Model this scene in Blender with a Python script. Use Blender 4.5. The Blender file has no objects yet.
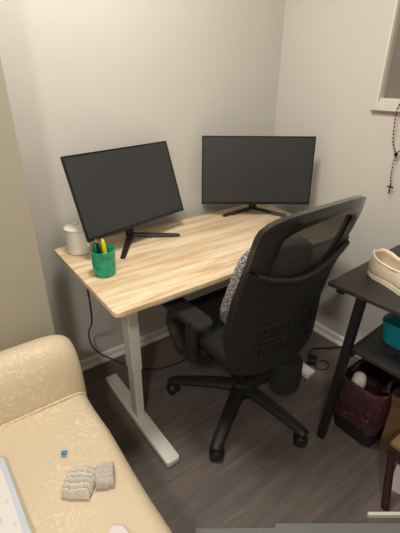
import bpy, bmesh, math, random
from mathutils import Vector, Matrix, noise
random.seed(7)
PI = math.pi
COL = bpy.context.scene.collection
scene = bpy.context.scene

# ------------------------------------------------------------------ materials
def srgb(r, g, b):
    f = lambda c: (c/255)/12.92 if c/255 <= 0.04045 else (((c/255)+0.055)/1.055)**2.4
    return (f(r), f(g), f(b), 1)

def mat(name, col, rough=0.5, metal=0.0, var=0.08, scale=12.0, bump=0.0, bscale=60.0, alpha=None, coat=0.0, spec=0.5, trans=0.0):
    m = bpy.data.materials.new(name); m.use_nodes = True
    nt = m.node_tree; b = nt.nodes['Principled BSDF']
    tc = nt.nodes.new('ShaderNodeTexCoord')
    n = nt.nodes.new('ShaderNodeTexNoise'); n.inputs['Scale'].default_value = scale; n.inputs['Detail'].default_value = 4
    nt.links.new(tc.outputs['Object'], n.inputs['Vector'])
    mx = nt.nodes.new('ShaderNodeMix'); mx.data_type = 'RGBA'
    c = col
    mx.inputs['A'].default_value = (c[0]*(1-var), c[1]*(1-var), c[2]*(1-var), 1)
    mx.inputs['B'].default_value = (min(1, c[0]*(1+var)), min(1, c[1]*(1+var)), min(1, c[2]*(1+var)), 1)
    nt.links.new(n.outputs['Fac'], mx.inputs['Factor'])
    nt.links.new(mx.outputs['Result'], b.inputs['Base Color'])
    b.inputs['Roughness'].default_value = rough; b.inputs['Metallic'].default_value = metal
    b.inputs['Coat Weight'].default_value = coat
    b.inputs['Specular IOR Level'].default_value = spec
    b.inputs['Transmission Weight'].default_value = trans
    if bump:
        n2 = nt.nodes.new('ShaderNodeTexNoise'); n2.inputs['Scale'].default_value = bscale; n2.inputs['Detail'].default_value = 3
        nt.links.new(tc.outputs['Object'], n2.inputs['Vector'])
        bp = nt.nodes.new('ShaderNodeBump'); bp.inputs['Strength'].default_value = bump; bp.inputs['Distance'].default_value = 0.01
        nt.links.new(n2.outputs['Fac'], bp.inputs['Height']); nt.links.new(bp.outputs['Normal'], b.inputs['Normal'])
    return m

class N:
    """small helper for longer node graphs"""
    def __init__(s, m):
        s.nt = m.node_tree; s.b = s.nt.nodes['Principled BSDF']
    def add(s, t, **k):
        n = s.nt.nodes.new(t)
        for a, v in k.items():
            if a.startswith('i_'):
                n.inputs[a[2:].replace('_', ' ')].default_value = v
            else: setattr(n, a, v)
        return n
    def link(s, a, b): s.nt.links.new(a, b)
    def ramp(s, stops, fac):
        r = s.nt.nodes.new('ShaderNodeValToRGB'); e = r.color_ramp.elements
        e[0].position, e[0].color = stops[0]; e[1].position, e[1].color = stops[1]
        for p, c in stops[2:]:
            q = e.new(p); q.color = c
        s.link(fac, r.inputs['Fac']); return r

def wood_mat(name, light, dark, stretch, rough=0.45):
    m = mat(name, light, rough); g = N(m)
    tc = g.add('ShaderNodeTexCoord'); mp = g.add('ShaderNodeMapping'); mp.inputs['Scale'].default_value = stretch
    g.link(tc.outputs['Object'], mp.inputs['Vector'])
    n1 = g.add('ShaderNodeTexNoise', i_Scale=1.0, i_Detail=8.0, i_Roughness=0.62, i_Distortion=0.6)
    g.link(mp.outputs['Vector'], n1.inputs['Vector'])
    n2 = g.add('ShaderNodeTexNoise', i_Scale=5.0, i_Detail=4.0, i_Roughness=0.6)
    g.link(mp.outputs['Vector'], n2.inputs['Vector'])
    ad = g.add('ShaderNodeMath', operation='MULTIPLY_ADD'); ad.inputs[1].default_value = 0.3
    g.link(n2.outputs['Fac'], ad.inputs[0]); g.link(n1.outputs['Fac'], ad.inputs[2])
    r = g.ramp([(0.50, dark), (0.76, light)], ad.outputs[0])
    g.link(r.outputs['Color'], g.b.inputs['Base Color'])
    return m

def floor_mat():
    m = mat('floor_planks', srgb(90, 80, 74), 0.42); g = N(m)
    tc = g.add('ShaderNodeTexCoord')
    br = g.add('ShaderNodeTexBrick', i_Scale=1.0, i_Brick_Width=1.2, i_Row_Height=0.13, i_Mortar_Size=0.0012)
    br.offset = 0.37
    br.inputs['Color1'].default_value = (0.30, 0.30, 0.30, 1); br.inputs['Color2'].default_value = (0.75, 0.75, 0.75, 1)
    br.inputs['Mortar'].default_value = (0, 0, 0, 1)
    g.link(tc.outputs['Object'], br.inputs['Vector'])
    mp = g.add('ShaderNodeMapping'); mp.inputs['Scale'].default_value = (2.2, 22, 1)
    g.link(tc.outputs['Object'], mp.inputs['Vector'])
    vm = g.add('ShaderNodeVectorMath', operation='ADD')
    g.link(mp.outputs['Vector'], vm.inputs[0]); g.link(br.outputs['Color'], vm.inputs[1])
    n = g.add('ShaderNodeTexNoise', i_Scale=1.6, i_Detail=8.0, i_Roughness=0.65, i_Distortion=0.8)
    g.link(vm.outputs['Vector'], n.inputs['Vector'])
    r = g.ramp([(0.28, srgb(86, 77, 72)), (0.75, srgb(118, 107, 101)), (0.5, srgb(99, 89, 84))], n.outputs['Fac'])
    hs = g.add('ShaderNodeMix', data_type='RGBA', blend_type='OVERLAY'); hs.inputs['Factor'].default_value = 0.22
    g.link(r.outputs['Color'], hs.inputs['A']); g.link(br.outputs['Color'], hs.inputs['B'])
    g.link(hs.outputs['Result'], g.b.inputs['Base Color'])
    bp = g.add('ShaderNodeBump'); bp.inputs['Strength'].default_value = 0.15; bp.inputs['Distance'].default_value = 0.004
    g.link(n.outputs['Fac'], bp.inputs['Height']); g.link(bp.outputs['Normal'], g.b.inputs['Normal'])
    return m

def damask_mat():
    base = srgb(206, 188, 160)
    m = mat('cream_damask', base, 0.55); g = N(m)
    tc = g.add('ShaderNodeTexCoord')
    w = g.add('ShaderNodeTexNoise', i_Scale=16.0, i_Detail=2.0, i_Distortion=1.8)
    g.link(tc.outputs['Object'], w.inputs['Vector'])
    mu = g.add('ShaderNodeMath', operation='MULTIPLY'); mu.inputs[1].default_value = 34.0
    g.link(w.outputs['Fac'], mu.inputs[0])
    sn = g.add('ShaderNodeMath', operation='SINE'); g.link(mu.outputs[0], sn.inputs[0])
    r = g.ramp([(0.55, (0, 0, 0, 1)), (0.9, (1, 1, 1, 1))], sn.outputs[0])
    k = g.add('ShaderNodeTexVoronoi', i_Scale=4.5); g.link(tc.outputs['Object'], k.inputs['Vector'])
    kr = g.ramp([(0.2, (1, 1, 1, 1)), (0.55, (0.10, 0.10, 0.10, 1))], k.outputs['Distance'])
    mm = g.add('ShaderNodeMath', operation='MULTIPLY')
    g.link(r.outputs['Color'], mm.inputs[0]); g.link(kr.outputs['Color'], mm.inputs[1])
    mx = g.add('ShaderNodeMix', data_type='RGBA')
    mx.inputs['A'].default_value = base; mx.inputs['B'].default_value = srgb(222, 205, 174)
    g.link(mm.outputs[0], mx.inputs['Factor']); g.link(mx.outputs['Result'], g.b.inputs['Base Color'])
    rr = g.add('ShaderNodeMapRange'); rr.inputs['To Min'].default_value = 0.62; rr.inputs['To Max'].default_value = 0.36
    g.link(mm.outputs[0], rr.inputs['Value']); g.link(rr.outputs['Result'], g.b.inputs['Roughness'])
    bp = g.add('ShaderNodeBump'); bp.inputs['Strength'].default_value = 0.25; bp.inputs['Distance'].default_value = 0.004
    g.link(mm.outputs[0], bp.inputs['Height']); g.link(bp.outputs['Normal'], g.b.inputs['Normal'])
    return m

def speckle_mat(name, a, b, scale, lo=0.45, hi=0.55, rough=0.9, bump=0.5):
    m = mat(name, a, rough); g = N(m)
    tc = g.add('ShaderNodeTexCoord')
    n = g.add('ShaderNodeTexNoise', i_Scale=scale, i_Detail=3.0); g.link(tc.outputs['Object'], n.inputs['Vector'])
    r = g.ramp([(lo, a), (hi, b)], n.outputs['Fac'])
    g.link(r.outputs['Color'], g.b.inputs['Base Color'])
    bp = g.add('ShaderNodeBump'); bp.inputs['Strength'].default_value = bump; bp.inputs['Distance'].default_value = 0.004
    g.link(n.outputs['Fac'], bp.inputs['Height']); g.link(bp.outputs['Normal'], g.b.inputs['Normal'])
    return m

def net_mat():
    """open black woven net: real holes through alpha"""
    m = mat('open_net', srgb(52, 51, 53), 0.7); g = N(m)
    tc = g.add('ShaderNodeTexCoord'); mp = g.add('ShaderNodeMapping'); mp.inputs['Scale'].default_value = (1, 1, 1)
    g.link(tc.outputs['UV'], mp.inputs['Vector'])
    v = g.add('ShaderNodeTexVoronoi', voronoi_dimensions='2D', i_Scale=1.0, i_Randomness=0.0)
    g.link(mp.outputs['Vector'], v.inputs['Vector'])
    c = g.add('ShaderNodeMath', operation='GREATER_THAN'); c.inputs[1].default_value = 0.18
    g.link(v.outputs['Distance'], c.inputs[0]); g.link(c.outputs[0], g.b.inputs['Alpha'])
    return m

M = {}
M['wall'] = mat('wall_paint', srgb(207, 203, 196), 0.75, var=0.015, bump=0.06, bscale=140, scale=3)
M['closet'] = mat('closet_tone', srgb(172, 165, 148), 0.75, var=0.015, bump=0.06, bscale=140, scale=3)  # darker and warmer than the other walls
M['wtrim'] = mat('window_paint', srgb(216, 211, 200), 0.5, var=0.02)
M['ceil'] = mat('ceiling_paint', srgb(235, 232, 226), 0.8, var=0.01)
M['trim'] = mat('trim_paint', srgb(244, 242, 236), 0.4, var=0.02)
M['floor'] = floor_mat()
M['oak'] = wood_mat('oak_laminate', srgb(232, 212, 180), srgb(196, 164, 124), (2.2, 24, 1))
M['oakedge'] = mat('oak_edge', srgb(214, 186, 146), 0.5, var=0.06)
M['deskwhite'] = mat('desk_white_metal', srgb(214, 211, 202), 0.42, var=0.02, metal=0.0)
M['black'] = mat('black_plastic', srgb(26, 25, 26), 0.45, var=0.1)
M['blackgloss'] = mat('black_gloss', srgb(26, 26, 28), 0.25, var=0.1)
M['blackchair'] = mat('chair_plastic', srgb(28, 27, 27), 0.5, var=0.1, bump=0.1, bscale=300)
M['chairframe'] = mat('frame_plastic', srgb(36, 35, 35), 0.28, var=0.05, coat=0.5)
M['chairfab'] = mat('chair_fabric', srgb(24, 23, 23), 0.9, var=0.2, scale=200, bump=0.3, bscale=400)
M['net'] = net_mat()
M['screen'] = mat('dark_screen', srgb(52, 52, 54), 0.38, var=0.03)
M['darkdesk'] = mat('dark_desk_laminate', srgb(50, 47, 46), 0.45, var=0.12, scale=40)
M['darksteel'] = mat('dark_steel', srgb(26, 25, 25), 0.5, metal=0.0)
M['damask'] = damask_mat()
M['pillow'] = speckle_mat('pillow_print', srgb(84, 80, 84), srgb(176, 170, 172), 160, 0.46, 0.6)
M['knit_light'] = speckle_mat('knit_light', srgb(186, 179, 168), srgb(222, 216, 206), 380, 0.35, 0.6, bump=0.2)
M['knit_grey'] = speckle_mat('knit_grey', srgb(168, 157, 152), srgb(200, 190, 184), 420, 0.35, 0.6, bump=0.25)
M['white'] = mat('white_ceramic', srgb(226, 224, 216), 0.35, var=0.02)
M['whitecloth'] = mat('white_cloth', srgb(215, 208, 200), 0.9, var=0.05)
M['cup'] = speckle_mat('green_marbled', srgb(18, 118, 100), srgb(26, 164, 128), 34, 0.34, 0.50, rough=0.2, bump=0.0)
M['yellow'] = mat('yellow_plastic', srgb(238, 224, 30), 0.35)
M['green'] = mat('green_plastic', srgb(24, 110, 66), 0.35)
M['pink'] = mat('pink_plastic', srgb(214, 92, 108), 0.35)
M['steel'] = mat('brushed_steel', srgb(190, 190, 188), 0.3, metal=0.9)
M['canvas'] = mat('cream_canvas', srgb(226, 206, 180), 0.85, var=0.05, bump=0.3, bscale=250)
M['sole'] = mat('pale_sole', srgb(236, 224, 204), 0.6)
M['lining'] = mat('tan_lining', srgb(186, 158, 124), 0.9)
M['teal'] = mat('teal_plastic', srgb(24, 140, 158), 0.3, var=0.1)
M['maroon'] = None
M['card'] = mat('cardboard', srgb(120, 92, 58), 0.8, var=0.08)
M['redwood'] = mat('dark_red_wood', srgb(54, 27, 24), 0.4, var=0.15)
M['bead'] = mat('red_bead', srgb(150, 26, 30), 0.25)
M['darkbead'] = mat('dark_metal_bead', srgb(60, 40, 36), 0.4, metal=0.5)
M['blue'] = mat('blue_plastic', srgb(20, 130, 200), 0.4)
M['book'] = mat('pale_print', srgb(216, 211, 208), 0.6, var=0.02)
M['bookedge'] = mat('blue_grey_border', srgb(190, 197, 210), 0.6)
M['paper'] = mat('lilac_paper', srgb(216, 206, 210), 0.8, var=0.02)
M['greyband'] = mat('grey_band', srgb(120, 121, 120), 0.6, var=0.03)
M['shade'] = mat('grey_shade_and_sill_shadow', srgb(122, 116, 106), 0.9, var=0.03)  # roller shade's own grey, reused to paint the shadow under the sill
M['pinkcable'] = mat('pink_cable', srgb(196, 140, 120), 0.5)

def maroon_mat():
    m = mat('maroon_print', srgb(60, 20, 30), 0.8); g = N(m)
    tc = g.add('ShaderNodeTexCoord')
    w = g.add('ShaderNodeTexNoise', i_Scale=9.0, i_Detail=1.0, i_Distortion=2.0); g.link(tc.outputs['Object'], w.inputs['Vector'])
    mu = g.add('ShaderNodeMath', operation='MULTIPLY'); mu.inputs[1].default_value = 40; g.link(w.outputs['Fac'], mu.inputs[0])
    sn = g.add('ShaderNodeMath', operation='SINE'); g.link(mu.outputs[0], sn.inputs[0])
    r = g.ramp([(0.965, srgb(58, 19, 29)), (1.0, srgb(120, 82, 88))], sn.outputs[0])
    g.link(r.outputs['Color'], g.b.inputs['Base Color']); return m
M['maroon'] = maroon_mat()

# ------------------------------------------------------------------ mesh helpers
def obj(name, bm, m, parent=None, smooth=True, loc=None, rot=None):
    me = bpy.data.meshes.new(name)
    bmesh.ops.recalc_face_normals(bm, faces=bm.faces)
    bm.to_mesh(me); bm.free()
    ms = m if isinstance(m, (list, tuple)) else [m]
    for x in ms: me.materials.append(x)
    if smooth:
        for p in me.polygons: p.use_smooth = True
        try: me.set_sharp_from_angle(angle=math.radians(38))
        except Exception: pass
    o = bpy.data.objects.new(name, me); COL.objects.link(o)
    if parent: o.parent = parent
    if loc: o.location = loc
    if rot: o.rotation_euler = rot
    return o

def thing(name, label, cat, loc=(0, 0, 0), rotz=0, group=None):
    o = bpy.data.objects.new(name, None); COL.objects.link(o)
    o.empty_display_size = 0.05
    o.location = loc; o.rotation_euler = (0, 0, rotz); o['label'] = label; o['category'] = cat
    if group: o['group'] = group
    return o

def tag(o, label, cat, group=None):
    o['label'] = label; o['category'] = cat
    if group: o['group'] = group
    return o

def struct(o):
    o['kind'] = 'structure'; return o

def bx(bm, x0, x1, y0, y1, z0, z1, bev=0.0, seg=2, mi=0, M4=None):
    vs = [bm.verts.new((x, y, z)) for x in (x0, x1) for y in (y0, y1) for z in (z0, z1)]
    idx = [(0, 1, 3, 2), (4, 6, 7, 5), (0, 4, 5, 1), (2, 3, 7, 6), (0, 2, 6, 4), (1, 5, 7, 3)]
    fs = [bm.faces.new([vs[i] for i in q]) for q in idx]
    for f in fs: f.material_index = mi
    if bev:
        es = list({e for f in fs for e in f.edges})
        r = bmesh.ops.bevel(bm, geom=es, offset=bev, segments=seg, profile=0.5, affect='EDGES')
        for f in r['faces']: f.material_index = mi
        vs = list({v for f in bm.faces for v in f.verts if v.is_valid} & set(v for f in r['faces'] for v in f.verts))
    if M4 is not None:
        bmesh.ops.transform(bm, matrix=M4, verts=vs)
    return bm

def box(x0, x1, y0, y1, z0, z1, bev=0.0, seg=2):
    return bx(bmesh.new(), x0, x1, y0, y1, z0, z1, bev, seg)

def catmull(pts, n=8, closed=False):
    P = [Vector(p) for p in pts]; out = []
    L = len(P); rng = L if closed else L-1
    for i in range(rng):
        if closed: p0, p1, p2, p3 = P[(i-1) % L], P[i], P[(i+1) % L], P[(i+2) % L]
        else: p0, p1, p2, p3 = P[max(i-1, 0)], P[i], P[i+1], P[min(i+2, L-1)]
        for k in range(n):
            t = k/n
            out.append(0.5*((2*p1)+(-p0+p2)*t+(2*p0-5*p1+4*p2-p3)*t*t+(-p0+3*p1-3*p2+p3)*t**3))
    if not closed: out.append(P[-1])
    return out

def tube(bm, pts, r, seg=10, rz=None, n=8, smooth=True, closed=False, up=(0, 0, 1), rads=None, caps=True):
    """sweep an ellipse (r across, rz along 'up') along a path"""
    path = catmull(pts, n, closed) if smooth else [Vector(p) for p in pts]
    rz = r if rz is None else rz; rings = []; L = len(path)
    for i, p in enumerate(path):
        if closed: t = path[(i+1) % L]-path[i-1]
        else: t = path[min(i+1, L-1)]-path[max(i-1, 0)]
        t.normalize(); u = Vector(up)
        s = t.cross(u)
        if s.length < 1e-3: s = t.cross(Vector((1, 0, 0)))
        s.normalize(); u2 = s.cross(t).normalized()
        k = 1.0
        if rads:
            f = i/(L-1)*(len(rads)-1); a = int(min(f, len(rads)-2)); k = rads[a]+(rads[a+1]-rads[a])*(f-a)
        rings.append([bm.verts.new(p+s*(math.cos(a)*r*k)+u2*(math.sin(a)*rz*k)) for a in [2*PI*j/seg for j in range(seg)]])
    for i in range(L if closed else L-1):
        a, b = rings[i], rings[(i+1) % L]
        for j in range(seg):
            bm.faces.new([a[j], a[(j+1) % seg], b[(j+1) % seg], b[j]])
    if caps and not closed:
        bm.faces.new(rings[0][::-1]); bm.faces.new(rings[-1])
    return bm

def lathe(bm, prof, seg=32, c=(0, 0, 0), mi=0):
    rings = []
    for r, z in prof:
        if r < 1e-5: rings.append([bm.verts.new((c[0], c[1], c[2]+z))])
        else: rings.append([bm.verts.new((c[0]+r*math.cos(2*PI*j/seg), c[1]+r*math.sin(2*PI*j/seg), c[2]+z)) for j in range(seg)])
    for a, b in zip(rings, rings[1:]):
        for j in range(seg):
            k = (j+1) % seg
            if len(a) == 1 and len(b) == 1: continue
            if len(a) == 1: f = bm.faces.new([a[0], b[k], b[j]])
            elif len(b) == 1: f = bm.faces.new([a[j], a[k], b[0]])
            else: f = bm.faces.new([a[j], a[k], b[k], b[j]])
            f.material_index = mi
    return bm

def prism(bm, poly, z0, z1, bev=0.0, seg=2, M4=None):
    """poly = (x,y) list, extruded in z"""
    a = [bm.verts.new((x, y, z0)) for x, y in poly]; b = [bm.verts.new((x, y, z1)) for x, y in poly]
    fs = [bm.faces.new(a[::-1]), bm.faces.new(b)]
    n = len(poly)
    for i in range(n): fs.append(bm.faces.new([a[i], a[(i+1) % n], b[(i+1) % n], b[i]]))
    vs = a+b
    if bev:
        es = list(set(fs[0].edges) | set(fs[1].edges))
        bmesh.ops.bevel(bm, geom=es, offset=bev, segments=seg, profile=0.5, affect='EDGES')
        vs = list(bm.verts)
    if M4 is not None: bmesh.ops.transform(bm, matrix=M4, verts=vs)
    return bm

def rrect(x0, x1, y0, y1, r, n=6):
    pts = []
    for cx, cy, a0 in ((x1-r, y0+r, -90), (x1-r, y1-r, 0), (x0+r, y1-r, 90), (x0+r, y0+r, 180)):
        for k in range(n+1):
            a = math.radians(a0+90*k/n); pts.append((cx+r*math.cos(a), cy+r*math.sin(a)))
    return pts

def interp(tab, x):
    if x <= tab[0][0]: return tab[0][1]
    for (a, b), (c, d) in zip(tab, tab[1:]):
        if x <= c: return b+(d-b)*(x-a)/(c-a)
    return tab[-1][1]

def puff(sx, sy, sz, e=0.45, nu=40, nv=20, wob=0.0, ws=20, seed=0):
    """superellipsoid"""
    bm = bmesh.new(); rows = []
    pw = lambda v, p: math.copysign(abs(v)**p, v)
    for i in range(nv+1):
        ph = -PI/2+PI*i/nv; row = []
        for j in range(nu):
            th = 2*PI*j/nu
            p = Vector((sx*pw(math.cos(ph), e)*pw(math.cos(th), e), sy*pw(math.cos(ph), e)*pw(math.sin(th), e), sz*pw(math.sin(ph), e)))
            if wob: p *= 1+wob*noise.noise(p*ws+Vector((seed, 0, 0)))
            row.append(p)
        rows.append(row)
    bot = bm.verts.new(rows[0][0]); top = bm.verts.new(rows[-1][0])
    R = [[bm.verts.new(p) for p in r] for r in rows[1:-1]]
    for a, b in zip(R, R[1:]):
        for j in range(nu): bm.faces.new([a[j], a[(j+1) % nu], b[(j+1) % nu], b[j]])
    for j in range(nu):
        bm.faces.new([bot, R[0][(j+1) % nu], R[0][j]]); bm.faces.new([top, R[-1][j], R[-1][(j+1) % nu]])
    return bm

# ------------------------------------------------------------------ room shell
XW, YF, HC = -3.5, -3.4, 2.6          # left wall, front wall, ceiling height
struct(obj('floor', box(XW-.12, .15, YF-.12, .15, -.08, 0), M['floor'], smooth=False))
struct(obj('ceiling', box(XW-.12, .15, YF-.12, .15, HC, HC+.08), M['ceil'], smooth=False))
struct(obj('wall_back', box(XW-.12, .15, 0, .12, 0, HC), M['wall'], smooth=False))
struct(obj('wall_left', box(XW-.12, XW, YF, 0, 0, HC), M['wall'], smooth=False))
struct(obj('wall_front', box(XW-.12, .15, YF-.12, YF, 0, HC), M['wall'], smooth=False))
WY0, WY1, WZ0, WZ1 = -1.42, -.618, 1.318, 2.05    # window opening in right wall
bm = bmesh.new()
bx(bm, 0, .12, YF, WY0, 0, HC); bx(bm, 0, .12, WY1, 0, 0, HC)
bx(bm, 0, .12, WY0, WY1, 0, WZ0); bx(bm, 0, .12, WY0, WY1, WZ1, HC)
struct(obj('wall_right', bm, M['wall'], smooth=False))
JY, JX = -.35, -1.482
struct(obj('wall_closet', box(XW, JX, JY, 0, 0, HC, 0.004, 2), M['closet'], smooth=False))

def baseboard(name, p0, p1, nrm):
    d = Vector(p1)-Vector(p0)
    prof = [(0, 0), (.019, 0), (.019, .012), (.014, .019), (.011, .021), (.011, .048), (.007, .056), (0, .058)]
    bm = bmesh.new(); n = Vector(nrm)
    A = [bm.verts.new(Vector(p0)+n*a+Vector((0, 0, b))) for a, b in prof]
    B = [bm.verts.new(Vector(p1)+n*a+Vector((0, 0, b))) for a, b in prof]
    k = len(prof)
    for i in range(k): bm.faces.new([A[i], A[(i+1) % k], B[(i+1) % k], B[i]])
    bm.faces.new(A); bm.faces.new(B[::-1])
    struct(obj(name, bm, M['trim'], smooth=False))
baseboard('baseboard_back', (JX, 0, 0), (0, 0, 0), (0, -1, 0))
baseboard('baseboard_right', (0, -.02, 0), (0, YF, 0), (-1, 0, 0))
baseboard('baseboard_closet', (XW, JY, 0), (JX, JY, 0), (0, -1, 0))

# window: recessed white frame with a grey shade drawn behind the glass line
win = thing('window_1', 'recessed basement window with grey shade in white frame', 'window', (0, 0, 0))
del win['category']; del win['label']; struct(win)
bm = bmesh.new()
t = .009
bx(bm, .001, .07, WY1-t+.006, WY1, WZ0, WZ1, .002); bx(bm, .001, .07, WY0, WY0+t, WZ0, WZ1, .002)
bx(bm, .001, .07, WY0, WY1, WZ0, WZ0+.012, .002); bx(bm, .001, .07, WY0, WY1, WZ1-t, WZ1, .002)
obj('window_frame', bm, M['wtrim'], win, smooth=False)
obj('roller_shade', box(.03, .034, WY0+t-.001, WY1-t+.007, WZ0+.012, WZ1-t+.001), M['shade'], win, smooth=False)
bm = bmesh.new()
bx(bm, -.006, 0, WY0-.03, WY1+.012, WZ0-.038, WZ0, .001); bx(bm, -.006, 0, WY1, WY1+.012, WZ0, WZ1+.012, .001)
bx(bm, -.006, 0, WY0-.03, WY1, WZ1, WZ1+.012, .001)
obj('window_casing', bm, M['wtrim'], win, smooth=False)
obj('sill_shadow_line', box(-.016, 0.0, WY0-.04, WY1+.024, WZ0-.043, WZ0-.038, .001), M['shade'], win, smooth=False)  # thin grey strip paints the shadow line beneath the sill

# ------------------------------------------------------------------ sit-stand desk
DX0, DX1, DY0, DY1, DZ = -1.3645, -.145, -.680, -.0595, .74
desk = thing('standing_desk', 'light oak topped sit-stand desk with white metal legs in the corner', 'desk', ((DX0+DX1)/2, (DY0+DY1)/2, 0))
ox, oy = desk.location.x, desk.location.y
bm = prism(bmesh.new(), [(x-ox, y-oy) for x, y in rrect(DX0, DX1, DY0, DY1, .016)], DZ-.018, DZ, .003)
obj('desktop', bm, M['oak'], desk)
for s, x in ((-1, -1.221), (1, -.368)):
    xx = x-ox; yc = -.465-oy
    f = obj('foot', prism(bmesh.new(), rrect(xx-.031, xx+.031, yc-.30, yc+.30, .012, 4), .004, .034, .004), M['deskwhite'], desk)
    bm = box(xx-.019, xx+.019, yc-.028, yc+.028, .034, .36, .003)
    obj('inner_column', bm, M['deskwhite'], desk, smooth=False)
    obj('outer_column', box(xx-.0225, xx+.0225, yc-.032, yc+.032, .30, .69, .004), M['deskwhite'], desk, smooth=False)
    obj('top_bracket', box(xx-.03, xx+.03, yc-.17, yc+.27, .69, .7218, .002), M['deskwhite'], desk, smooth=False)
    for yy in (yc-.26, yc+.26): obj('levelling_pad', lathe(bmesh.new(), [(0, 0), (.018, 0), (.018, .004), (0, .004)], 16, (xx, yy, 0)), M['black'], f)
for y in (-.612, -.30):
    yy = y-oy
    bm = bmesh.new(); bx(bm, -.43, -.02, yy-.012, yy+.012, .676, .7215, .002); bx(bm, -.016, .40, yy-.014, yy+.014, .674, .7215, .002)
    obj('crossbar', bm, M['deskwhite'], desk, smooth=False)
obj('control_box', box(-.12, .12, .03, .06, .685, .7215, .004), M['black'], desk, smooth=False)

# ------------------------------------------------------------------ monitors
def monitor(name, W, H, c, yaw, tilt, label, feet):
    t = thing(name, label, 'monitor', (c[0], c[1], DZ), yaw, 'monitors on the oak desk')
    zc = c[2]-DZ
    R = Matrix.Translation((0, 0, zc)) @ Matrix.Rotation(-tilt, 4, 'X')
    bm = bx(bmesh.new(), -W/2, W/2, 0, .010, -H/2, H/2, .002, 2); bmesh.ops.transform(bm, matrix=R, verts=bm.verts)
    bz = bmesh.new()
    b = .006
    for (x0, x1, z0, z1) in ((-W/2, W/2, H/2-b, H/2), (-W/2, W/2, -H/2, -H/2+.014), (-W/2, -W/2+b, -H/2+.014, H/2-b), (W/2-b, W/2, -H/2+.014, H/2-b)):
        bx(bz, x0, x1, -.0025, .0005, z0, z1)
    bmesh.ops.transform(bz, matrix=R, verts=bz.verts)
    hb = bm
    obj('housing', hb, M['black'], t)
    obj('bezel', bz, M['blackgloss'], t, smooth=False)
    sc = bx(bmesh.new(), -W/2+b, W/2-b, -.0012, .0005, -H/2+.014, H/2-b); bmesh.ops.transform(sc, matrix=R, verts=sc.verts)
    obj('screen', sc, M['screen'], t, smooth=False)
    bk = bx(bmesh.new(), -W*.36, W*.36, .009, .034, -H*.30, H*.34, .012, 3); bmesh.ops.transform(bk, matrix=R, verts=bk.verts)
    obj('rear_bulge', bk, M['black'], t)
    # stand: neck + two splayed feet meeting at the neck
    bottom = R @ Vector((0, .01, -H/2+.10))
    ap = Vector((0, feet['apex'], .016))
    nk = bmesh.new()
    tube(nk, [ap+Vector((0, 0, -.006)), ap+Vector((0, .004, .05)), ap.lerp(bottom, .6)+Vector((0, .028, 0)), bottom+Vector((0, .03, .02))], .022, 10, rz=.011, up=(0, 1, 0))
    obj('stand_neck', nk, M['black'], t)
    for s in (-1, 1):
        fb = bmesh.new()
        e = Vector((s*feet['sx'], feet['y'], .007))
        a = Vector((-s*.008, feet['apex']+.006, .018))
        tube(fb, [a, a.lerp(e, .5)+Vector((0, 0, .001)), e], .014, 8, rz=.009, rads=[1.1, .95, .72], n=5)
        obj('stand_foot', fb, M['black'], t)
    return t
monitor('monitor', .543, .332, (-1.030, -.166, .983), .223, .334, 'black monitor tilted back at the left end of the oak desk', {'sx': .168, 'y': -.125, 'apex': .03})
monitor('monitor', .57, .342, (-.342, -.230, .977), -.624, .11, 'black monitor upright in the wall corner behind the office chair', {'sx': .168, 'y': -.03, 'apex': .075})

# ------------------------------------------------------------------ items on the desk
# lidded white pot
pt = thing('lidded_pot', 'white lidded pot at the back left corner of the oak desk', 'pot', (-1.280, -.148, DZ))
obj('pot_body', lathe(bmesh.new(), [(0, 0), (.044, 0), (.048, .004), (.050, .05), (.050, .100), (.047, .102), (.046, .098), (.045, .01), (0, .008)], 40), M['white'], pt)
obj('lid', lathe(bmesh.new(), [(0, .104), (.046, .103), (.051, .104), (.051, .110), (.047, .114), (.02, .119), (.007, .120), (.006, .126), (.009, .131), (.006, .136), (0, .137)], 40), M['white'], pt)
# green cup
cup = thing('pencil_cup', 'green marbled pencil cup holding pens on the oak desk', 'cup', (-1.277, -.402, DZ))
obj('cup_body', lathe(bmesh.new(), [(0, 0), (.037, 0), (.040, .003), (.0435, .05), (.0455, .098), (.0465, .101), (.0445, .102), (.0425, .098), (.0405, .05), (.037, .006), (0, .006)], 40), M['cup'], cup)
cb = cup.location
def pen(name, label, cat, foot, top, r, m, tip=None, tipm=None):
    f = Vector(foot); tp = Vector(top); t = thing(name, label, cat, f+cb, 0, 'pens in the green cup')
    bm = tube(bmesh.new(), [(0, 0, 0), (tp-f)*.3, (tp-f)*.85, tp-f], r, 10, smooth=False, rads=[.5, 1, 1, .85])
    obj('barrel', bm, m, t)
    if tip:
        d = (tp-f).normalized()
        bm = tube(bmesh.new(), [tp-f, tp-f+d*tip*.5, tp-f+d*tip], r*.8, 10, smooth=False, rads=[1, .9, .5]); obj('cap', bm, tipm or m, t)
PG = 'pens in the green cup'
pen('highlighter', 'yellow highlighter pen at the right of the green cup', 'pen', (.012, -.010, .008), (.004, -.004, .128), .0085, M['yellow'], .014)
pen('pen', 'pink pen leaning out of the left of the green cup', 'pen', (.004, .018, .0065), (-.042, .018, .118), .0035, M['pink'], .01, M['white'])
pen('pen', 'black pen with silver top in the middle of the green cup', 'pen', (.004, .002, .0065), (-.020, -.004, .134), .0048, M['blackgloss'], .014, M['steel'])
pen('marker', 'black marker beside the yellow highlighter in the cup', 'pen', (.018, .012, .0065), (.010, .016, .112), .006, M['black'], .01)
sc = thing('scissors', 'dark green handled scissors standing in the green cup', 'scissors', Vector((-.018, .006, .007))+cb)
sc.rotation_euler = (0, 0, math.radians(-36))
obj('blade', prism(bmesh.new(), [(-.004, 0), (.004, 0), (.006, .078), (-.006, .078)], -.001, .001, M4=Matrix.Rotation(PI/2, 4, 'X')), M['steel'], sc, smooth=False)
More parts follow.
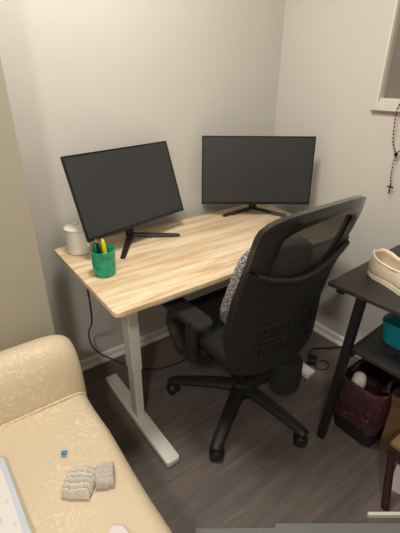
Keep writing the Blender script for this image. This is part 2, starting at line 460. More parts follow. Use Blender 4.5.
for s in (-1, 1):
    obj('handle', tube(bmesh.new(), [(s*.002, 0, .074), (s*.011, 0, .092), (s*.011, 0, .112), (s*.002, 0, .122), (-s*.001, 0, .1)], .0036, 8, closed=True), M['green'], sc)
# cable on desk under right monitor
o = obj('usb_cable', tube(bmesh.new(), [(-.50, -.135, DZ+.003), (-.46, -.17, DZ+.003), (-.41, -.15, DZ+.003), (-.37, -.19, DZ+.003), (-.33, -.16, DZ+.003), (-.30, -.12, DZ+.003)], .0028, 6), M['pinkcable'])
tag(o, 'thin pinkish cable lying on the oak desk under the corner monitor', 'cable')

# ------------------------------------------------------------------ office chair
CX, CY, CYAW = -.776, -.665, math.radians(1)
chair = thing('office_chair', 'black mesh office chair on five casters pulled up to the desk', 'chair', (CX, CY, 0), CYAW)
YE = [(.40, -.135), (.48, -.136), (.62, -.140), (.75, -.168), (.87, -.210), (1.0, -.252), (1.08, -.280)]
def Yb(u, z): return interp(YE, z)-.05*max(0, 1-(u/.29)**2)
HWO = [(.46, .19), (.475, .225), (.50, .245), (.56, .254), (.75, .254), (.87, .254), (.96, .256), (1.0, .256), (1.025, .250), (1.045, .230), (1.060, .192), (1.068, .145), (1.074, .08)]
def side(hw, zs): return [(hw(z), z) for z in zs]
def loop_from(tab, zs):
    r = [(interp(tab, z), z) for z in zs]
    return r+[(-a, b) for a, b in r[::-1]]
def resamp(loop, n):
    P = [Vector(p) for p in loop]; L = len(P)
    d = [0]
    for i in range(L): d.append(d[-1]+(P[(i+1) % L]-P[i]).length)
    out = []
    for k in range(n):
        s = d[-1]*k/n; i = max(j for j in range(L) if d[j] <= s+1e-9)
        f = (s-d[i])/max(1e-9, d[i+1]-d[i]); out.append(P[i].lerp(P[(i+1) % L], f))
    return out
def ring(outer, inner, th, off=0.0, n=120, yf=Yb):
    O = outer; I = inner; bm = bmesh.new(); V = []
    n = len(O)
    for (a, b) in zip(O, I):
        V.append([bm.verts.new((a[0], yf(a[0], a[1])+off+th*.3, a[1])), bm.verts.new((a[0]*.995, yf(a[0], a[1])+off-th*.5, a[1])),
                  bm.verts.new(((a[0]+b[0])/2, yf((a[0]+b[0])/2, (a[1]+b[1])/2)+off-th, (a[1]+b[1])/2)),
                  bm.verts.new((b[0], yf(b[0], b[1])+off-th*.6, b[1])), bm.verts.new((b[0], yf(b[0], b[1])+off+th*.4, b[1]))])
    for i in range(n):
        j = (i+1) % n
        for k in range(5): bm.faces.new([V[i][k], V[i][(k+1) % 5], V[j][(k+1) % 5], V[j][k]])
    return bm
zs = [.46, .468, .475, .487, .50, .53, .56, .6, .65, .7, .75, .8, .85, .9, .93, .96, .98, 1.0, 1.013, 1.025, 1.036, 1.045, 1.051, 1.056, 1.060, 1.064, 1.068, 1.071, 1.074]
outer = [Vector(p) for p in loop_from(HWO, zs)]
def inner_of(p):
    u, z = p; zi = .50+(z-.46)/(.614)*(.527)      # .50 .. 1.0
    k = max(0, abs(u)-.080*min(1, abs(u)/.16))
    return Vector((math.copysign(k, u), zi))
inner = [inner_of(p) for p in outer]
obj('back_frame', ring(outer, inner, .026), M['chairframe'], chair)
def sheet(loop_hw, z0, z1, off, th, nu=22, nz=26, uvs=None, yf=Yb):
    bm = bmesh.new(); uvl = bm.loops.layers.uv.new('UVMap'); G = []
    for i in range(nz+1):
        z = z0+(z1-z0)*i/nz; h = loop_hw(z)
        G.append([((-h+2*h*j/nu), z) for j in range(nu+1)])
    F = [[bm.verts.new((u, yf(u, z)+off, z)) for u, z in r] for r in G]
    B = [[bm.verts.new((u, yf(u, z)+off-th, z)) for u, z in r] for r in G] if th else None
    def q(vs, co):
        f = bm.faces.new(vs)
        for l, c in zip(f.loops, co): l[uvl].uv = (c[0]*(uvs or 1), c[1]*(uvs or 1))
    for i in range(nz):
        for j in range(nu):
            co = [G[i][j], G[i][j+1], G[i+1][j+1], G[i+1][j]]
            q([F[i][j], F[i][j+1], F[i+1][j+1], F[i+1][j]], co)
            if th: q([B[i][j], B[i+1][j], B[i+1][j+1], B[i][j+1]], [co[0], co[3], co[2], co[1]])
    if th:
        for i in range(nz):
            q([F[i][0], F[i+1][0], B[i+1][0], B[i][0]], [(0, 0)]*4); q([F[i][nu], B[i][nu], B[i+1][nu], F[i+1][nu]], [(0, 0)]*4)
        for j in range(nu):
            q([F[0][j], B[0][j], B[0][j+1], F[0][j+1]], [(0, 0)]*4); q([F[nz][j], F[nz][j+1], B[nz][j+1], B[nz][j]], [(0, 0)]*4)
    return bm
INN = sorted([(z, abs(u)) for u, z in inner if u > 0])
net = obj('back_mesh', sheet(lambda z: interp(INN, z)+.006,   .505, 1.022, -.004, 0, uvs=190), M['net'], chair)
# solid lower shell topped by a bowed lumbar bar, with two rows of slots
def lum(u): return .796+.085*(abs(u)/.26)**1.8
SH = [(.395, .16), (.405, .20), (.42, .228), (.45, .246), (.50, .252), (.56, .252), (.87, .258)]
bm = bmesh.new(); nu, nz = 30, 26; F = []; B = []
for i in range(nz+1):
    rf = []; rb = []
    for j in range(nu+1):
        s = -1+2*j/nu
        z = .395+(lum(s*.262)-.395)*(i/nz)
        u = s*interp(SH, z)
        edge = .010*max(0, (abs(s)-.85)/.15)
        rf.append(bm.verts.new((u, Yb(u, z)-.012, z))); rb.append(bm.verts.new((u, Yb(u, z)-.034+edge-.006*math.cos(s*PI/2), z)))
    F.append(rf); B.append(rb)
for i in range(nz):
    for j in range(nu):
        bm.faces.new([F[i][j], F[i][j+1], F[i+1][j+1], F[i+1][j]]); bm.faces.new([B[i][j], B[i+1][j], B[i+1][j+1], B[i][j+1]])
    bm.faces.new([F[i][0], F[i+1][0], B[i+1][0], B[i][0]]); bm.faces.new([F[i][nu], B[i][nu], B[i+1][nu], F[i+1][nu]])
for j in range(nu):
    bm.faces.new([F[0][j], B[0][j], B[0][j+1], F[0][j+1]]); bm.faces.new([F[nz][j], F[nz][j+1], B[nz][j+1], B[nz][j]])
obj('lumbar_panel', bm, M['chairfab'], chair)
pts = [(u, Yb(u, lum(u))-.030, lum(u)) for u in [-.236, -.20, -.16, -.08, 0, .08, .16, .20, .236]]
obj('lumbar_bar', tube(bmesh.new(), pts, .011, 10, rz=.014, up=(0, 0, 1)), M['blackchair'], chair)
pl = bmesh.new()
for zc_, hh in ((.585, .024), (.505, .022)):
    for j in range(7):
        u = -.135+.045*j
        y = Yb(u, zc_)-.040
        bx(pl, u-.006, u+.006, y-.006, y+.006, zc_-hh, zc_+hh, .003)
    for zz_ in (zc_-hh-.006, zc_+hh+.006):
        tube(pl, [(u, Yb(u, zz_)-.040, zz_) for u in (-.16, -.08, 0, .08, .16)], .006, 6)
obj('slotted_plate', pl, M['blackchair'], chair)
# carrier arm from plate to mechanism, hanging rounded housing
obj('back_carrier', tube(bmesh.new(), [(0, -.18, .50), (0, -.185, .43), (0, -.165, .385), (0, -.08, .372), (0, 0, .375)], .035, 12, rz=.016, up=(0, 1, 0)), M['blackchair'], chair)
hb = bmesh.new(); lathe(hb, [(0, .235), (.045, .237), (.062, .25), (.066, .28), (.066, .37), (.058, .388), (0, .392)], 28, (.042, -.205, 0))
obj('rear_housing', hb, M['chairfab'], chair)
# seat
sb = bmesh.new(); bx(sb, -.245, .245, -.165, .275, .425, .505, .034, 5)
for v in sb.verts:
    if v.co.z > .48: v.co.z += .012*math.cos(v.co.x/.25*PI/2)*math.cos((v.co.y-.05)/.24*PI/2)
    if v.co.y > .2: v.co.z -= (v.co.y-.2)*.25
seat_ = obj('seat', sb, M['chairfab'], chair)
obj('seat_pan', box(-.215, .215, -.15, .25, .405, .428, .01, 3), M['black'], seat_)
mb = bmesh.new(); bx(mb, -.10, .10, -.13, .12, .345, .406, .012, 3)
obj('tilt_mechanism', mb, M['black'], chair)
obj('tilt_lever', tube(bmesh.new(), [(.09, .02, .375), (.2, .03, .37), (.27, .03, .36)], .006, 8, rads=[1, 1, 1.6]), M['black'], chair)
obj('gas_column', lathe(bmesh.new(), [(0, .05), (.03, .05), (.03, .20), (.022, .205), (.022, .30), (.016, .30), (.016, .35), (0, .35)], 24), M['black'], chair)
# arms
for s in (-1, 1):
    a = s*.318
    sup_ = obj('arm_support', tube(bmesh.new(), [(s*.315, -.10, .618), (s*.316, .02, .618), (s*.318, .065, .60), (s*.318, .08, .56), (s*.312, .055, .50), (s*.29, .03, .435), (s*.21, .03, .415)], .030, 12, rz=.018, up=(0, 1, .2), rads=[.8, 1, 1.1, 1.15, 1.1, 1.1, .9]), M['blackchair'], chair)
    pb = bmesh.new()
    prism(pb, rrect(a-.038, a+.038, -.135, .14, .034, 6), .632, .655, .007, 3)
    obj('arm_pad', pb, M['chairfab'], sup_)
    obj('arm_post', tube(bmesh.new(), [(s*.312, -.03, .628), (s*.312, -.03, .54), (s*.30, -.02, .45), (s*.23, -.01, .412)], .022, 10, rz=.030, up=(0, 1, 0)), M['blackchair'], chair)
# five-star base
hub = lathe(bmesh.new(), [(0, .062), (.05, .062), (.055, .075), (.05, .13), (.035, .14), (0, .14)], 28)
obj('base_hub', hub, M['blackchair'], chair)
for k in range(5):
    a = math.radians((-82, -149, -226, -298, -370)[k])-CYAW
    d = Vector((math.cos(a), math.sin(a), 0)); R = Matrix.Rotation(a, 4, 'Z')
    ab = bmesh.new()
    tube(ab, [(.035, 0, .105), (.12, 0, .106), (.22, 0, .096), (.330, 0, .080), (.352, 0, .070)], .032, 10, rz=.022, rads=[1.15, 1.0, .9, .78, .6], n=5)
    bmesh.ops.transform(ab, matrix=R, verts=ab.verts)
    arm_ = obj('base_leg', ab, M['blackchair'], chair)
    cbm = bmesh.new()
    rr = random.uniform(0, 6.28)
    for sx in (-1, 1):
        w = bmesh.new(); lathe(w, [(0, -.010), (.022, -.010), (.027, -.006), (.027, .006), (.022, .010), (.008, .012), (0, .012)], 22)
        bmesh.ops.transform(w, matrix=Matrix.Translation(Vector((0, sx*.015, .0271)))@Matrix.Rotation(PI/2*sx, 4, 'X'), verts=w.verts)
        me = bpy.data.meshes.new('w'); w.to_mesh(me); w.free(); cbm.from_mesh(me); bpy.data.meshes.remove(me)
    tube(cbm, [(-.006, 0, .03), (.012, 0, .045), (.016, 0, .075)], .009, 8)
    tube(cbm, [(-.026, 0, .034), (-.016, 0, .050), (.0, 0, .057), (.018, 0, .050), (.027, 0, .036)], .024, 8, rz=.005)
    bmesh.ops.transform(cbm, matrix=Matrix.Translation(d*.332)@Matrix.Rotation(a+(.6, 1.9, -.7, 2.4, .2)[k], 4, 'Z'), verts=cbm.verts)
    obj('caster', cbm, M['black'], arm_)

# pillow leaning on the backrest
pb = puff(.185, .034, .18, e=.42, nu=48, nv=24, wob=.06, ws=9)
pil = obj('throw_pillow', pb, M['pillow'], None)
Rc = Matrix.Translation((CX, CY, 0))@Matrix.Rotation(CYAW, 4, 'Z')
pil.matrix_world = Rc@Matrix.Translation((-.012, -.108, .712))@Matrix.Rotation(math.radians(9), 4, 'Y')@Matrix.Rotation(math.radians(13), 4, 'X')
tag(pil, 'grey and white speckled throw pillow leaning on the office chair backrest', 'pillow')

# ------------------------------------------------------------------ dark side table on the right
TZ = .73; TX0, TX1, TY0, TY1 = -.637, -.075, -1.95, -.925
tb = thing('side_desk', 'dark steel-legged side desk with lower shelf against right wall', 'desk', ((TX0+TX1)/2, (TY0+TY1)/2, 0))
ox, oy = tb.location.x, tb.location.y
tb.rotation_euler = (0, 0, math.radians(3.5)); tb.location.x += .043; tb.location.y += .018
obj('tabletop', box(TX0-ox, TX1-ox, TY0-oy, TY1-oy, TZ-.015, TZ, .002), M['darkdesk'], tb, smooth=False)
for sx in (-1, 1):
    for yy in (-1.045, -1.83):
        x = (TX0+.020 if sx < 0 else TX1-.03)-ox
        bm = bmesh.new(); tp = (x+.026*(-sx), yy-oy); bt = (x-.014*(-sx), yy-oy+(.022 if yy > -1.4 else -.022))
        V = [bm.verts.new((c0+a*.015+.006*sx, c1+b*.015, z)) for (c0, c1), z in ((bt, 0), (tp, TZ-.018)) for a, b in ((-1, -1), (1, -1), (1, 1), (-1, 1))]
        for q in ((0, 1, 2, 3), (4, 5, 6, 7), (0, 1, 5, 4), (1, 2, 6, 5), (2, 3, 7, 6), (3, 0, 4, 7)): bm.faces.new([V[i] for i in q])
        obj('leg', bm, M['darksteel'], tb, smooth=False)
obj('shelf', box(TX0+.036-ox, TX1-.055-ox, -1.85-oy, -1.062-oy, .462, .48, .002), M['darkdesk'], tb, smooth=False)
for yy in (-1.045, -1.83):
    obj('shelf_rail', box(TX0+.04-ox, TX1-.05-ox, yy-oy-.012, yy-oy+.012, .435, .4615, .002), M['darksteel'], tb, smooth=False)
    obj('top_rail', box(TX0+.04-ox, TX1-.05-ox, yy-oy-.012, yy-oy+.012, .68, .7118, .002), M['darksteel'], tb, smooth=False)
obj('edge_clip', box(TX0+.012-ox, TX0+.05-ox, -.985-oy, -.955-oy, TZ-.035, TZ-.0185, .004), M['darksteel'], tb)

# cream canvas shoe on the side desk
def shoe(loc, rz):
    t = thing('canvas_shoe', 'cream canvas slip-on shoe with open top on dark side desk', 'shoe', loc, rz)
    # footprint along +x from heel (x=0) to toe (x=.25)
    WT = [(0, .012), (.008, .026), (.03, .036), (.08, .036), (.13, .040), (.17, .047), (.21, .042), (.235, .028), (.25, .010)]
    n = 26; foot = [(.25*i/n) for i in range(n+1)]
    L = [(x, interp(WT, x)) for x in foot]+[(x, -interp(WT, x)) for x in foot[::-1]]
    obj('sole', prism(bmesh.new(), [(x, y) for x, y in L], 0, .016, .004, 2), M['sole'], t)
    HT = [(0, .088), (.05, .070), (.09, .066), (.13, .070), (.17, .052), (.21, .042), (.25, .026)]
    bm = bmesh.new(); rows = []
    for x, y in L:
        h = interp(HT, x); r = []
        for k in range(7):
            f = k/6; s = .93-.18*f**2 if x > .13 else .93-.10*f
            bul = 1+.05*math.sin(f*PI)
            xx = .125+(x-.125)*(1-.03*f)+.012*(1 if x < .02 else 0)*math.sin(f*PI)*-.5
            r.append(bm.verts.new((xx, y*s*bul, .016+(h-.016)*f)))
        rows.append(r)
    m = len(rows)
    for i in range(m):
        a, b = rows[i], rows[(i+1) % m]
        for k in range(6): bm.faces.new([a[k], b[k], b[k+1], a[k+1]])
    # vamp covering the toe half
    for i in range(n):
        if foot[i] >= .125:
            a = rows[i][-1]; b = rows[i+1][-1]; c = rows[m-2-i][-1]; d = rows[m-1-i][-1]
            mid1 = bm.verts.new((a.co+d.co)/2+Vector((0, 0, .012))); mid2 = bm.verts.new((b.co+c.co)/2+Vector((0, 0, .012)))
            bm.faces.new([a, b, mid2, mid1]); bm.faces.new([mid1, mid2, c, d])
    bmesh.ops.remove_doubles(bm, verts=bm.verts, dist=.0008)
    o = obj('upper', bm, M['canvas'], t)
    md = o.modifiers.new('thick', 'SOLIDIFY'); md.thickness = .004; md.offset = -1
    obj('insole', prism(bmesh.new(), [(.125+(x-.125)*.93, y*.85) for x, y in L], .0165, .020), M['lining'], t)
    rim = [Vector((.125+(x-.125)*.97, y*(.83 if x <= .13 else .76), interp(HT, x))) for x, y in L if x <= .135]
    obj('rim_binding', tube(bmesh.new(), rim, .0032, 6, smooth=False), M['sole'], t)
    return t
sh = shoe((-.405, -.968, TZ), math.radians(-101)); sh.scale = (1.12, 1.50, 1.05)

# teal tub on shelf
t = thing('plastic_tub', 'teal plastic tub with lid on the side desk lower shelf', 'container', (-.372, -1.155, .48), math.radians(0))
bm = bmesh.new(); prism(bm, rrect(-.08, .10, -.085, .085, .03), 0, .082, .006)
for v in bm.verts: k = .88+.12*v.co.z/.082; v.co.x *= k; v.co.y *= k
obj('tub_body', bm, M['teal'], t)
obj('tub_lid', prism(bmesh.new(), rrect(-.084, .104, -.089, .089, .032), .083, .098, .005), M['teal'], t)
o = obj('hair_tie', tube(bmesh.new(), [(-.488+.015*math.cos(a), -1.185+.015*math.sin(a), .4845) for a in [i*PI/5 for i in range(10)]], .004, 8, closed=True), M['black'])
tag(o, 'black elastic ring lying on the shelf before the teal tub', 'hair tie')

# maroon bag in a black tray under the shelf
t = thing('storage_tray', 'black low tray on floor under side desk holding maroon bag', 'tray', (-.375, -1.125, 0))
bm = bmesh.new(); prism(bm, rrect(-.16, .16, -.065, .135, .03), 0, .09, .004)
for v in bm.verts: k = .9+.1*v.co.z/.09; v.co.x *= k; v.co.y *= k
obj('tray_body', bm, M['black'], t)
t = thing('tote_bag', 'maroon bag with pale line print standing under the side desk', 'bag', (-.385, -1.115, .0905))
bm = bmesh.new(); prism(bm, rrect(-.15, .14, -.075, .120, .05), 0, .205)
bmesh.ops.subdivide_edges(bm, edges=[e for e in bm.edges if abs(e.verts[0].co.z-e.verts[1].co.z) > .1], cuts=7, use_grid_fill=True)
for v in bm.verts:
    k = 1+.06*math.sin(v.co.z/.205*PI)+.10*noise.noise(v.co*14); v.co.x *= k; v.co.y *= k
top = [f for f in bm.faces if all(v.co.z > .20 for v in f.verts)]
bmesh.ops.delete(bm, geom=top, context='FACES')
o = obj('bag_body', bm, M['maroon'], t)
md = o.modifiers.new('thick', 'SOLIDIFY'); md.thickness = .004; md.offset = -1
for s in (-1, 1):
    obj('bag_handle', tube(bmesh.new(), [(-.08, .02+s*.08, .195), (-.05, .02+s*.07, .228), (.03, .02+s*.07, .228), (.06, .02+s*.08, .195)], .006, 8, rz=.003), M['maroon'], t)
o = obj('white_cloth', puff(.034, .03, .04, .9, 24, 14, .25, 22), M['whitecloth'], None, loc=(-.490, -1.065, .280), rot=(.2, .3, .4))
tag(o, 'crumpled white cloth poking out of the maroon bag', 'cloth')

# cardboard box and dark red wooden stool by the right edge
t = thing('cardboard_box', 'open tan cardboard box on floor below the side desk', 'box', (-.325, -1.235, 0))
bm = bmesh.new(); w, d, h, th = .145, .032, .25, .004
bx(bm, -w, w, -d, d, 0, th); bx(bm, -w, -w+th, -d, d, th, h); bx(bm, w-th, w, -d, d, th, h); bx(bm, -w+th, w-th, -d, -d+th, th, h); bx(bm, -w+th, w-th, d-th, d, th, h)
obj('box_body', bm, M['card'], t, smooth=False)
for (rot, px) in ((-.35, -w), (.5, w)):
    bm = box(-.0015, .0015, -d, d, 0, .07); bmesh.ops.transform(bm, matrix=Matrix.Translation((px, 0, h))@Matrix.Rotation(rot, 4, 'Y'), verts=bm.verts)
    obj('flap', bm, M['card'], t, smooth=False)
t = thing('wooden_stool', 'low dark red wooden stool with tan top at the right edge', 'stool', (-.575, -1.385, 0))
obj('seat', box(-.085, .085, -.085, .085, .252, .272, .005), M['card'], t)
bm = bmesh.new()
for (x0, x1, y0, y1) in ((-.09, .09, .07, .085), (-.09, .09, -.085, -.07), (-.09, -.075, -.07, .07), (.075, .09, -.07, .07)): bx(bm, x0, x1, y0, y1, .215, .2515)
obj('apron', bm, M['redwood'], t, smooth=False)
for sx in (-1, 1):
    for sy in (-1, 1):
        obj('leg', tube(bmesh.new(), [(sx*.078, sy*.070, .215), (sx*.092, sy*.06-.012, .1), (sx*.112, sy*.055-.03, 0)], .015, 8, up=(0, 1, 0)), M['redwood'], t)
o = obj('paper_sheet', box(-.0012, .0012, -.05, .05, 0, .14), M['white'], None, smooth=False, loc=(-.590, -1.375, .0), rot=(0, 0, .3))
tag(o, 'white paper sheet standing under the dark red stool', 'paper')
bm = bmesh.new(); L2 = [(-1.062, -1.167), (-.700, -1.429), (-.80, -1.56), (-1.36, -1.15), (-1.299, -1.015), (-1.074, -1.179)]
prism(bm, [(x+.95, y+1.3) for x, y in L2], 0, .02, .001)
t = obj('grey_band', bm, M['greyband'], None, smooth=False, loc=(-.95, -1.3, 0))  # flat slab standing in for a grey band, no known object
tag(t, 'pale grey board of unknown kind at the bottom edge', 'band')
o = obj('white_strip', box(-.06, .06, -.006, .006, 0, .02, .001), M['white'], None, smooth=False, loc=(-.72, -1.375, 0), rot=(0, 0, math.radians(-36)))
tag(o, 'thin white strip on the floor beside the grey board', 'strip')

# ------------------------------------------------------------------ rosary
def rosary():
    t = thing('rosary', 'red beaded rosary with crucifix hanging from the window sill', 'rosary', (-.02, -.72, 1.32))
    L = t.location
    path = catmull([(-.0035, -.722, 1.322), (-.026, -.724, 1.29), (-.024, -.724, 1.25), (-.02, -.728, 1.19), (-.02, -.737, 1.15), (-.02, -.756, 1.118)], 8)
    path2 = catmull([(-.0035, -.79, 1.322), (-.026, -.79, 1.29), (-.024, -.788, 1.25), (-.02, -.785, 1.19), (-.02, -.782, 1.14), (-.02, -.766, 1.118)], 8)
    path3 = catmull([(-.02, -.761, 1.098), (-.02, -.758, 1.06), (-.02, -.760, 1.02), (-.02, -.765, .985)], 8)
    cords = bmesh.new()
    for p in (path, path2, path3): tube(cords, [q-L for q in p], .0009, 5, smooth=False)
    obj('cord', cords, M['darkbead'], t)
    me = {}
    for key, r in (('bead', .0042), ('darkbead', .0038)):
        b = bmesh.new(); bmesh.ops.create_uvsphere(b, u_segments=12, v_segments=8, radius=r)
        m_ = bpy.data.meshes.new('bead'); b.to_mesh(m_); b.free(); m_.materials.append(M[key])
        for p in m_.polygons: p.use_smooth = True
        me[key] = m_
    def put(path, key, step):
        acc = step
        for a, b in zip(path, path[1:]):
            acc += (b-a).length
            if acc >= step:
                acc = 0; o = bpy.data.objects.new('bead', me[key]); COL.objects.link(o); o.parent = t; o.location = b-L
    put(path, 'bead', .0125); put(path2, 'bead', .0125); put(path3, 'darkbead', .0135)
    m = lathe(bmesh.new(), [(0, -.003), (.008, -.003), (.0095, 0), (.008, .003), (0, .003)], 20)
    bmesh.ops.transform(m, matrix=Matrix.Translation(Vector((-.02, -.761, 1.108))-L)@Matrix.Rotation(PI/2, 4, 'Y'), verts=m.verts)
    obj('medal', m, M['darkbead'], t)
    c = bmesh.new(); P = Vector((-.02, -.768, .955))-L
    bx(c, P.x-.0018, P.x+.0018, P.y-.0028, P.y+.0028, P.z-.024, P.z+.028, .0008)
    bx(c, P.x-.0016, P.x+.0016, P.y-.015, P.y+.015, P.z+.006, P.z+.012, .0008)
    bmesh.ops.create_uvsphere(c, u_segments=8, v_segments=6, radius=.003, matrix=Matrix.Translation(P+Vector((-.003, 0, .012))))
    obj('crucifix', c, M['darkbead'], t)
rosary()

# ------------------------------------------------------------------ cables and small things on the floor
def cable(label, pts, r, m='black', name='cable'):
    o = obj(name, tube(bmesh.new(), pts, r, 8, n=10), M[m]); tag(o, label, 'cable'); return o
cable('black cable hanging off the left end of the oak desk down to the floor', [(-1.30, -.30, .712), (-1.35, -.40, .70), (-1.362, -.44, .66), (-1.33, -.33, .50), (-1.29, -.14, .32), (-1.275, -.09, .22), (-1.24, -.07, .13), (-1.17, -.06, .045), (-1.10, -.12, .006), (-1.02, -.217, .005), (-.90, -.26, .005), (-.80, -.265, .005), (-.72, -.30, .005), (-.62, -.42, .005), (-.5, -.50, .005)], .0035)
cable('black cable curling from the wall to the adapter behind the chair', [(-.024, -.76, .05), (-.05, -.72, .03), (-.10, -.66, .006), (-.17, -.62, .006), (-.22, -.63, .006), (-.262, -.665, .008)], .0055)
cable('thin dark cable looped on the floor before the power adapter', [(-.265, -.712, .006), (-.285, -.735, .004), (-.26, -.765, .004), (-.215, -.76, .004), (-.20, -.725, .004), (-.225, -.705, .004)], .003)
o = obj('power_adapter', box(-.03, .03, -.022, .022, 0, .032, .006, 3), M['black'], None, loc=(-.262, -.685, 0), rot=(0, 0, .5)); tag(o, 'black power adapter on the floor behind the office chair', 'adapter')

# ------------------------------------------------------------------ chaise sofa
sofa = thing('chaise_sofa', 'cream damask chaise sofa with a low rolled end', 'sofa', (-1.86, -1.3, 0))
so = sofa.location
SX0, SX1, SZ = -2.25, -1.470, .42
def soft_box(x0, x1, y0, y1, z0, z1, bev, seg, crown=0.0, sub=0):
    bm = box(x0, x1, y0, y1, z0, z1, bev, seg); return bm
bm = bmesh.new(); nx, ny = 34, 60
prof = []  # (x, z) section of the seat, left to right over the top
R = .045
def section():
    P = [(SX0, .13)]
    for k in range(9): a = PI-PI/2*k/8; P.append((SX0+R+R*math.cos(a), SZ-R+R*math.sin(a)))
    for k in range(1, 16): P.append((SX0+R+(SX1-SX0-2*R)*k/16, SZ+.012*math.sin(PI*k/16)))
    for k in range(9): a = PI/2-PI/2*k/8; P.append((SX1-R+R*math.cos(a), SZ-R+R*math.sin(a)))
    P.append((SX1-.004, .25)); P.append((SX1-.012, .13)); return P
S = section(); Y0, Y1 = -2.45, -.585; rows = []
for i in range(ny+1):
    y = Y0+(Y1-Y0)*i/ny; row = []
    for x, z in S:
        d = .006*noise.noise(Vector((x*5, y*5, z*5)))
        row.append(bm.verts.new((x-so.x+(d if x > -1.5 else 0), y-so.y, z+d*(1 if z > .2 else 0))))
    rows.append(row)
for a, b in zip(rows, rows[1:]):
    for j in range(len(S)-1): bm.faces.new([a[j], a[j+1], b[j+1], b[j]])
    bm.faces.new([a[-1], a[0], b[0], b[-1]])
bm.faces.new(rows[0]); bm.faces.new(rows[-1][::-1])
obj('seat_cushion', bm, M['damask'], sofa)
# rolled end: section in y-z swept along x, shrinking to a rounded right end
AP = [(-.592, .13), (-.596, .30), (-.598, .40), (-.592, .47), (-.578, .54), (-.553, .590), (-.515, .614), (-.470, .606), (-.425, .570), (-.398, .51), (-.388, .42), (-.386, .13)]
AP = [(v.x, v.y) for v in catmull([(a, b, 0) for a, b in AP], 3)]
bm = bmesh.new(); rows = []
cy, cz = -.49, .36
xs = [(-2.25, 1), (-2.1, 1), (-2.0, 1), (-1.9, 1), (-1.8, 1), (-1.7, 1), (-1.62, 1), (-1.56, .998), (-1.525, .985), (-1.50, .955), (-1.482, .91), (-1.470, .85), (-1.463, .76), (-1.460, .6)]
for x, k in xs:
    row = []
    for y, z in AP:
        d = 1+.012*noise.noise(Vector((x*9, y*9, z*9)))
        zz = cz+(z-cz)*k*d if z > cz else z
        row.append(bm.verts.new((x-so.x, cy+(y-cy)*(k if z > .2 else min(1, k+.1))*d-so.y, zz)))
    rows.append(row)
for a, b in zip(rows, rows[1:]):
    for j in range(len(AP)): bm.faces.new([a[j], a[(j+1) % len(AP)], b[(j+1) % len(AP)], b[j]])
bm.faces.new(rows[0]); bm.faces.new(rows[-1][::-1])
obj('rolled_end', bm, M['damask'], sofa)
obj('seam_piping', tube(bmesh.new(), [(-2.24-so.x, -.602-so.y, .425), (-1.9-so.x, -.603-so.y, .428), (-1.6-so.x, -.602-so.y, .427), (-1.50-so.x, -.598-so.y, .420), (-1.475-so.x, -.595-so.y, .40)], .005, 8), M['damask'], sofa)
obj('base_rail', box(-2.22-so.x, -1.49-so.x, -2.42-so.y, -.42-so.y, .09, .1295, .004), M['redwood'], sofa, smooth=False)
for x in (-2.17, -1.54):
    for y in (-2.36, -.50):
        obj('leg', lathe(bmesh.new(), [(0, 0), (.016, 0), (.022, .03), (.028, .09), (0, .09)], 18, (x-so.x, y-so.y, 0)), M['redwood'], sofa)

# ------------------------------------------------------------------ things on the sofa
ZS = SZ+.014
def knit(name, label, size, loc, rz, m, ribs, amp, seed):
    sx, sy, sz = size; bm = bmesh.new(); nu, nv = 60, 56; T = []; B = []
    for i in range(nv+1):
        rt = []; rb = []
        for j in range(nu+1):
            u = -1+2*j/nu; v = -1+2*i/nv
            f = max(0, 1-abs(u)**8)**.5*max(0, 1-abs(v)**8)**.5
            x = u*sx*(1-.06*v*v)+.003*noise.noise(Vector((u*2, v*2, seed))); y = v*sy*(1-.05*u*u)+.003*noise.noise(Vector((v*2, u*2, seed+9)))
            h = 2*sz*(.78+.22*noise.noise(Vector((u, v, seed+3))))+amp*(abs(math.sin((v+1)*ribs*PI/2+.25*math.sin(u*14)))-.5)+.0010*math.sin(u*sx*900)*math.sin(v*sy*700)
            rt.append(bm.verts.new((x, y, -sz+h*f+.0005))); rb.append(bm.verts.new((x, y, -sz)))
        T.append(rt); B.append(rb)
    for i in range(nv):
        for j in range(nu):
            bm.faces.new([T[i][j], T[i][j+1], T[i+1][j+1], T[i+1][j]]); bm.faces.new([B[i][j], B[i+1][j], B[i+1][j+1], B[i][j+1]])
        bm.faces.new([T[i][0], T[i+1][0], B[i+1][0], B[i][0]]); bm.faces.new([T[i][nu], B[i][nu], B[i+1][nu], T[i+1][nu]])
    for j in range(nu):
        bm.faces.new([T[0][j], B[0][j], B[0][j+1], T[0][j+1]]); bm.faces.new([T[nv][j], T[nv][j+1], B[nv][j+1], B[nv][j]])
    o = obj(name, bm, m, None, loc=loc, rot=(0, 0, rz)); tag(o, label, 'mitten', 'knitted mittens on the sofa'); return o
knit('knitted_mitten', 'larger light grey cable-knit mitten folded flat on the cream sofa', (.040, .036, .016), (-1.617, -.935, ZS+.016), math.radians(-38), M['knit_light'], 5, .015, 0)
knit('knitted_mitten', 'smaller pinkish grey knitted mitten right of the cable-knit one', (.027, .033, .013), (-1.553, -.950, ZS+.013), math.radians(-22), M['knit_grey'], 4, .005, 5)
o = obj('plastic_clip', box(-.008, .008, -.006, .006, 0, .006, .0015), M['blue'], None, loc=(-1.618, -.815, ZS), rot=(0, 0, -.5)); tag(o, 'tiny blue plastic clip lying on the cream sofa seat', 'clip')
t = thing('picture_book', 'pale printed book with blue-grey border at the left of the sofa', 'book', (-1.785, -.985, ZS), math.radians(0))
BP = [(-.20, .215), (.010, .255), (.024, .235), (.040, -.20), (-.20, -.20)]
obj('cover_board', prism(bmesh.new(), BP, 0, .022, .002), M['bookedge'], t, smooth=False)
obj('front_page', prism(bmesh.new(), [(-.195, .20), (-.002, .238), (.012, .20), (.024, -.195), (-.195, -.195)], .0221, .0235), M['book'], t, smooth=False)
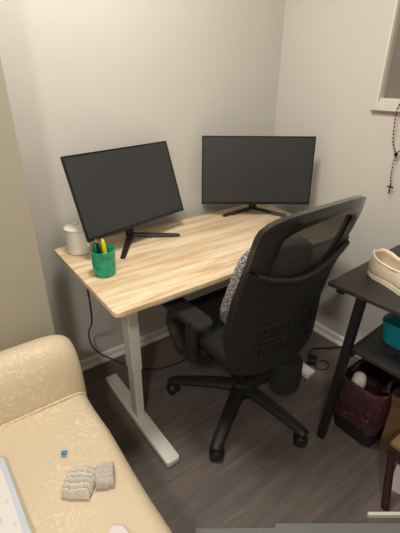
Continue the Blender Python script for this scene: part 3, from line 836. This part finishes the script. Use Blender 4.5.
for (x, y, q) in ((.004, .10, .004), (-.02, .06, .006), (.006, .03, .004), (-.04, .12, .005), (-.01, -.01, .005), (-.05, .03, .006)):
    obj('printed_mark', prism(bmesh.new(), [(x+q*math.cos(a)*(.6+.4*(i % 2)), y+q*1.5*math.sin(a)) for i, a in enumerate([k*PI/4 for k in range(8)])], .0236, .0238), M['bookedge'], t, smooth=False)
o = obj('paper_slip', prism(bmesh.new(), [(-.05, -.05), (.03, -.05), (.018, .022), (-.002, .035), (-.035, .012)], 0, .0012), M['paper'], None, smooth=False, loc=(-1.588, -1.115, ZS)); tag(o, 'pale lilac paper slip on the sofa at the bottom edge', 'paper')

# ------------------------------------------------------------------ lamp and added fill
lamp = thing('ceiling_lamp', 'round flush ceiling lamp over the oak desk', 'lamp', (-1.2, -.75, HC), 0, 'ceiling lamps')
bm = lathe(bmesh.new(), [(0, 0), (.15, 0), (.15, -.02), (.14, -.025), (0, -.025)], 36); obj('lamp_base', bm, M['white'], lamp)
em = bpy.data.materials.new('lamp_glow'); em.use_nodes = True
b = em.node_tree.nodes['Principled BSDF']; b.inputs['Emission Color'].default_value = (1, .945, .84, 1); b.inputs['Emission Strength'].default_value = 3.0
b.inputs['Base Color'].default_value = (.9, .88, .82, 1)
bm = lathe(bmesh.new(), [(.13, -.0255), (.125, -.045), (.09, -.065), (.04, -.074), (0, -.076)], 36); obj('lamp_diffuser', bm, em, lamp)
def area(name, loc, size, energy, col, rot=(0, 0, 0), spread=None):
    l = bpy.data.lights.new(name, 'AREA'); l.shape = 'DISK'; l.size = size; l.energy = energy; l.color = col
    o = bpy.data.objects.new(name, l); COL.objects.link(o); o.location = loc; o.rotation_euler = rot
    return o
area('lamp_light', (-1.2, -.75, HC-.082), .42, 23, (1, .95, .865))
lamp.scale = (1.6, 1.6, 1)
fill_lamp = thing('ceiling_lamp', 'added round flush fill lamp unseen behind the camera', 'lamp', (-2.5, -2.3, HC), 0, 'ceiling lamps')  # added fixture, out of view, only there to carry the fill light
for ch in list(lamp.children):
    c2 = ch.copy(); COL.objects.link(c2); c2.parent = fill_lamp
area('fill_light', (-2.5, -2.3, HC-.082), .26, 32, (1, .95, .865))  # added fill from behind the camera, no known source

w = bpy.data.worlds.new('world'); scene.world = w; w.use_nodes = True
w.node_tree.nodes['Background'].inputs['Color'].default_value = (.5, .52, .56, 1); w.node_tree.nodes['Background'].inputs['Strength'].default_value = .05

# ------------------------------------------------------------------ camera
yaw, pitch, roll = .6379, .4630, .0089
fwd = Vector((math.sin(yaw)*math.cos(pitch), math.cos(yaw)*math.cos(pitch), -math.sin(pitch)))
right = Vector((math.cos(yaw), -math.sin(yaw), 0)); up = right.cross(fwd)
R2 = math.cos(roll)*right+math.sin(roll)*up; U2 = -math.sin(roll)*right+math.cos(roll)*up
cam = bpy.data.cameras.new('camera'); co = bpy.data.objects.new('camera', cam); COL.objects.link(co)
co.matrix_world = Matrix(((R2.x, U2.x, -fwd.x, -1.7478), (R2.y, U2.y, -fwd.y, -1.6394), (R2.z, U2.z, -fwd.z, 1.4097), (0, 0, 0, 1)))
cam.sensor_fit = 'HORIZONTAL'; cam.sensor_width = 36; cam.lens = 380.487/400*36; cam.clip_start = .02
scene.camera = co
scene.view_settings.view_transform = 'Standard'; scene.view_settings.look = 'None'
scene.view_settings.gamma = 1; scene.view_settings.use_curve_mapping = False
scene.view_settings.exposure = 0.15
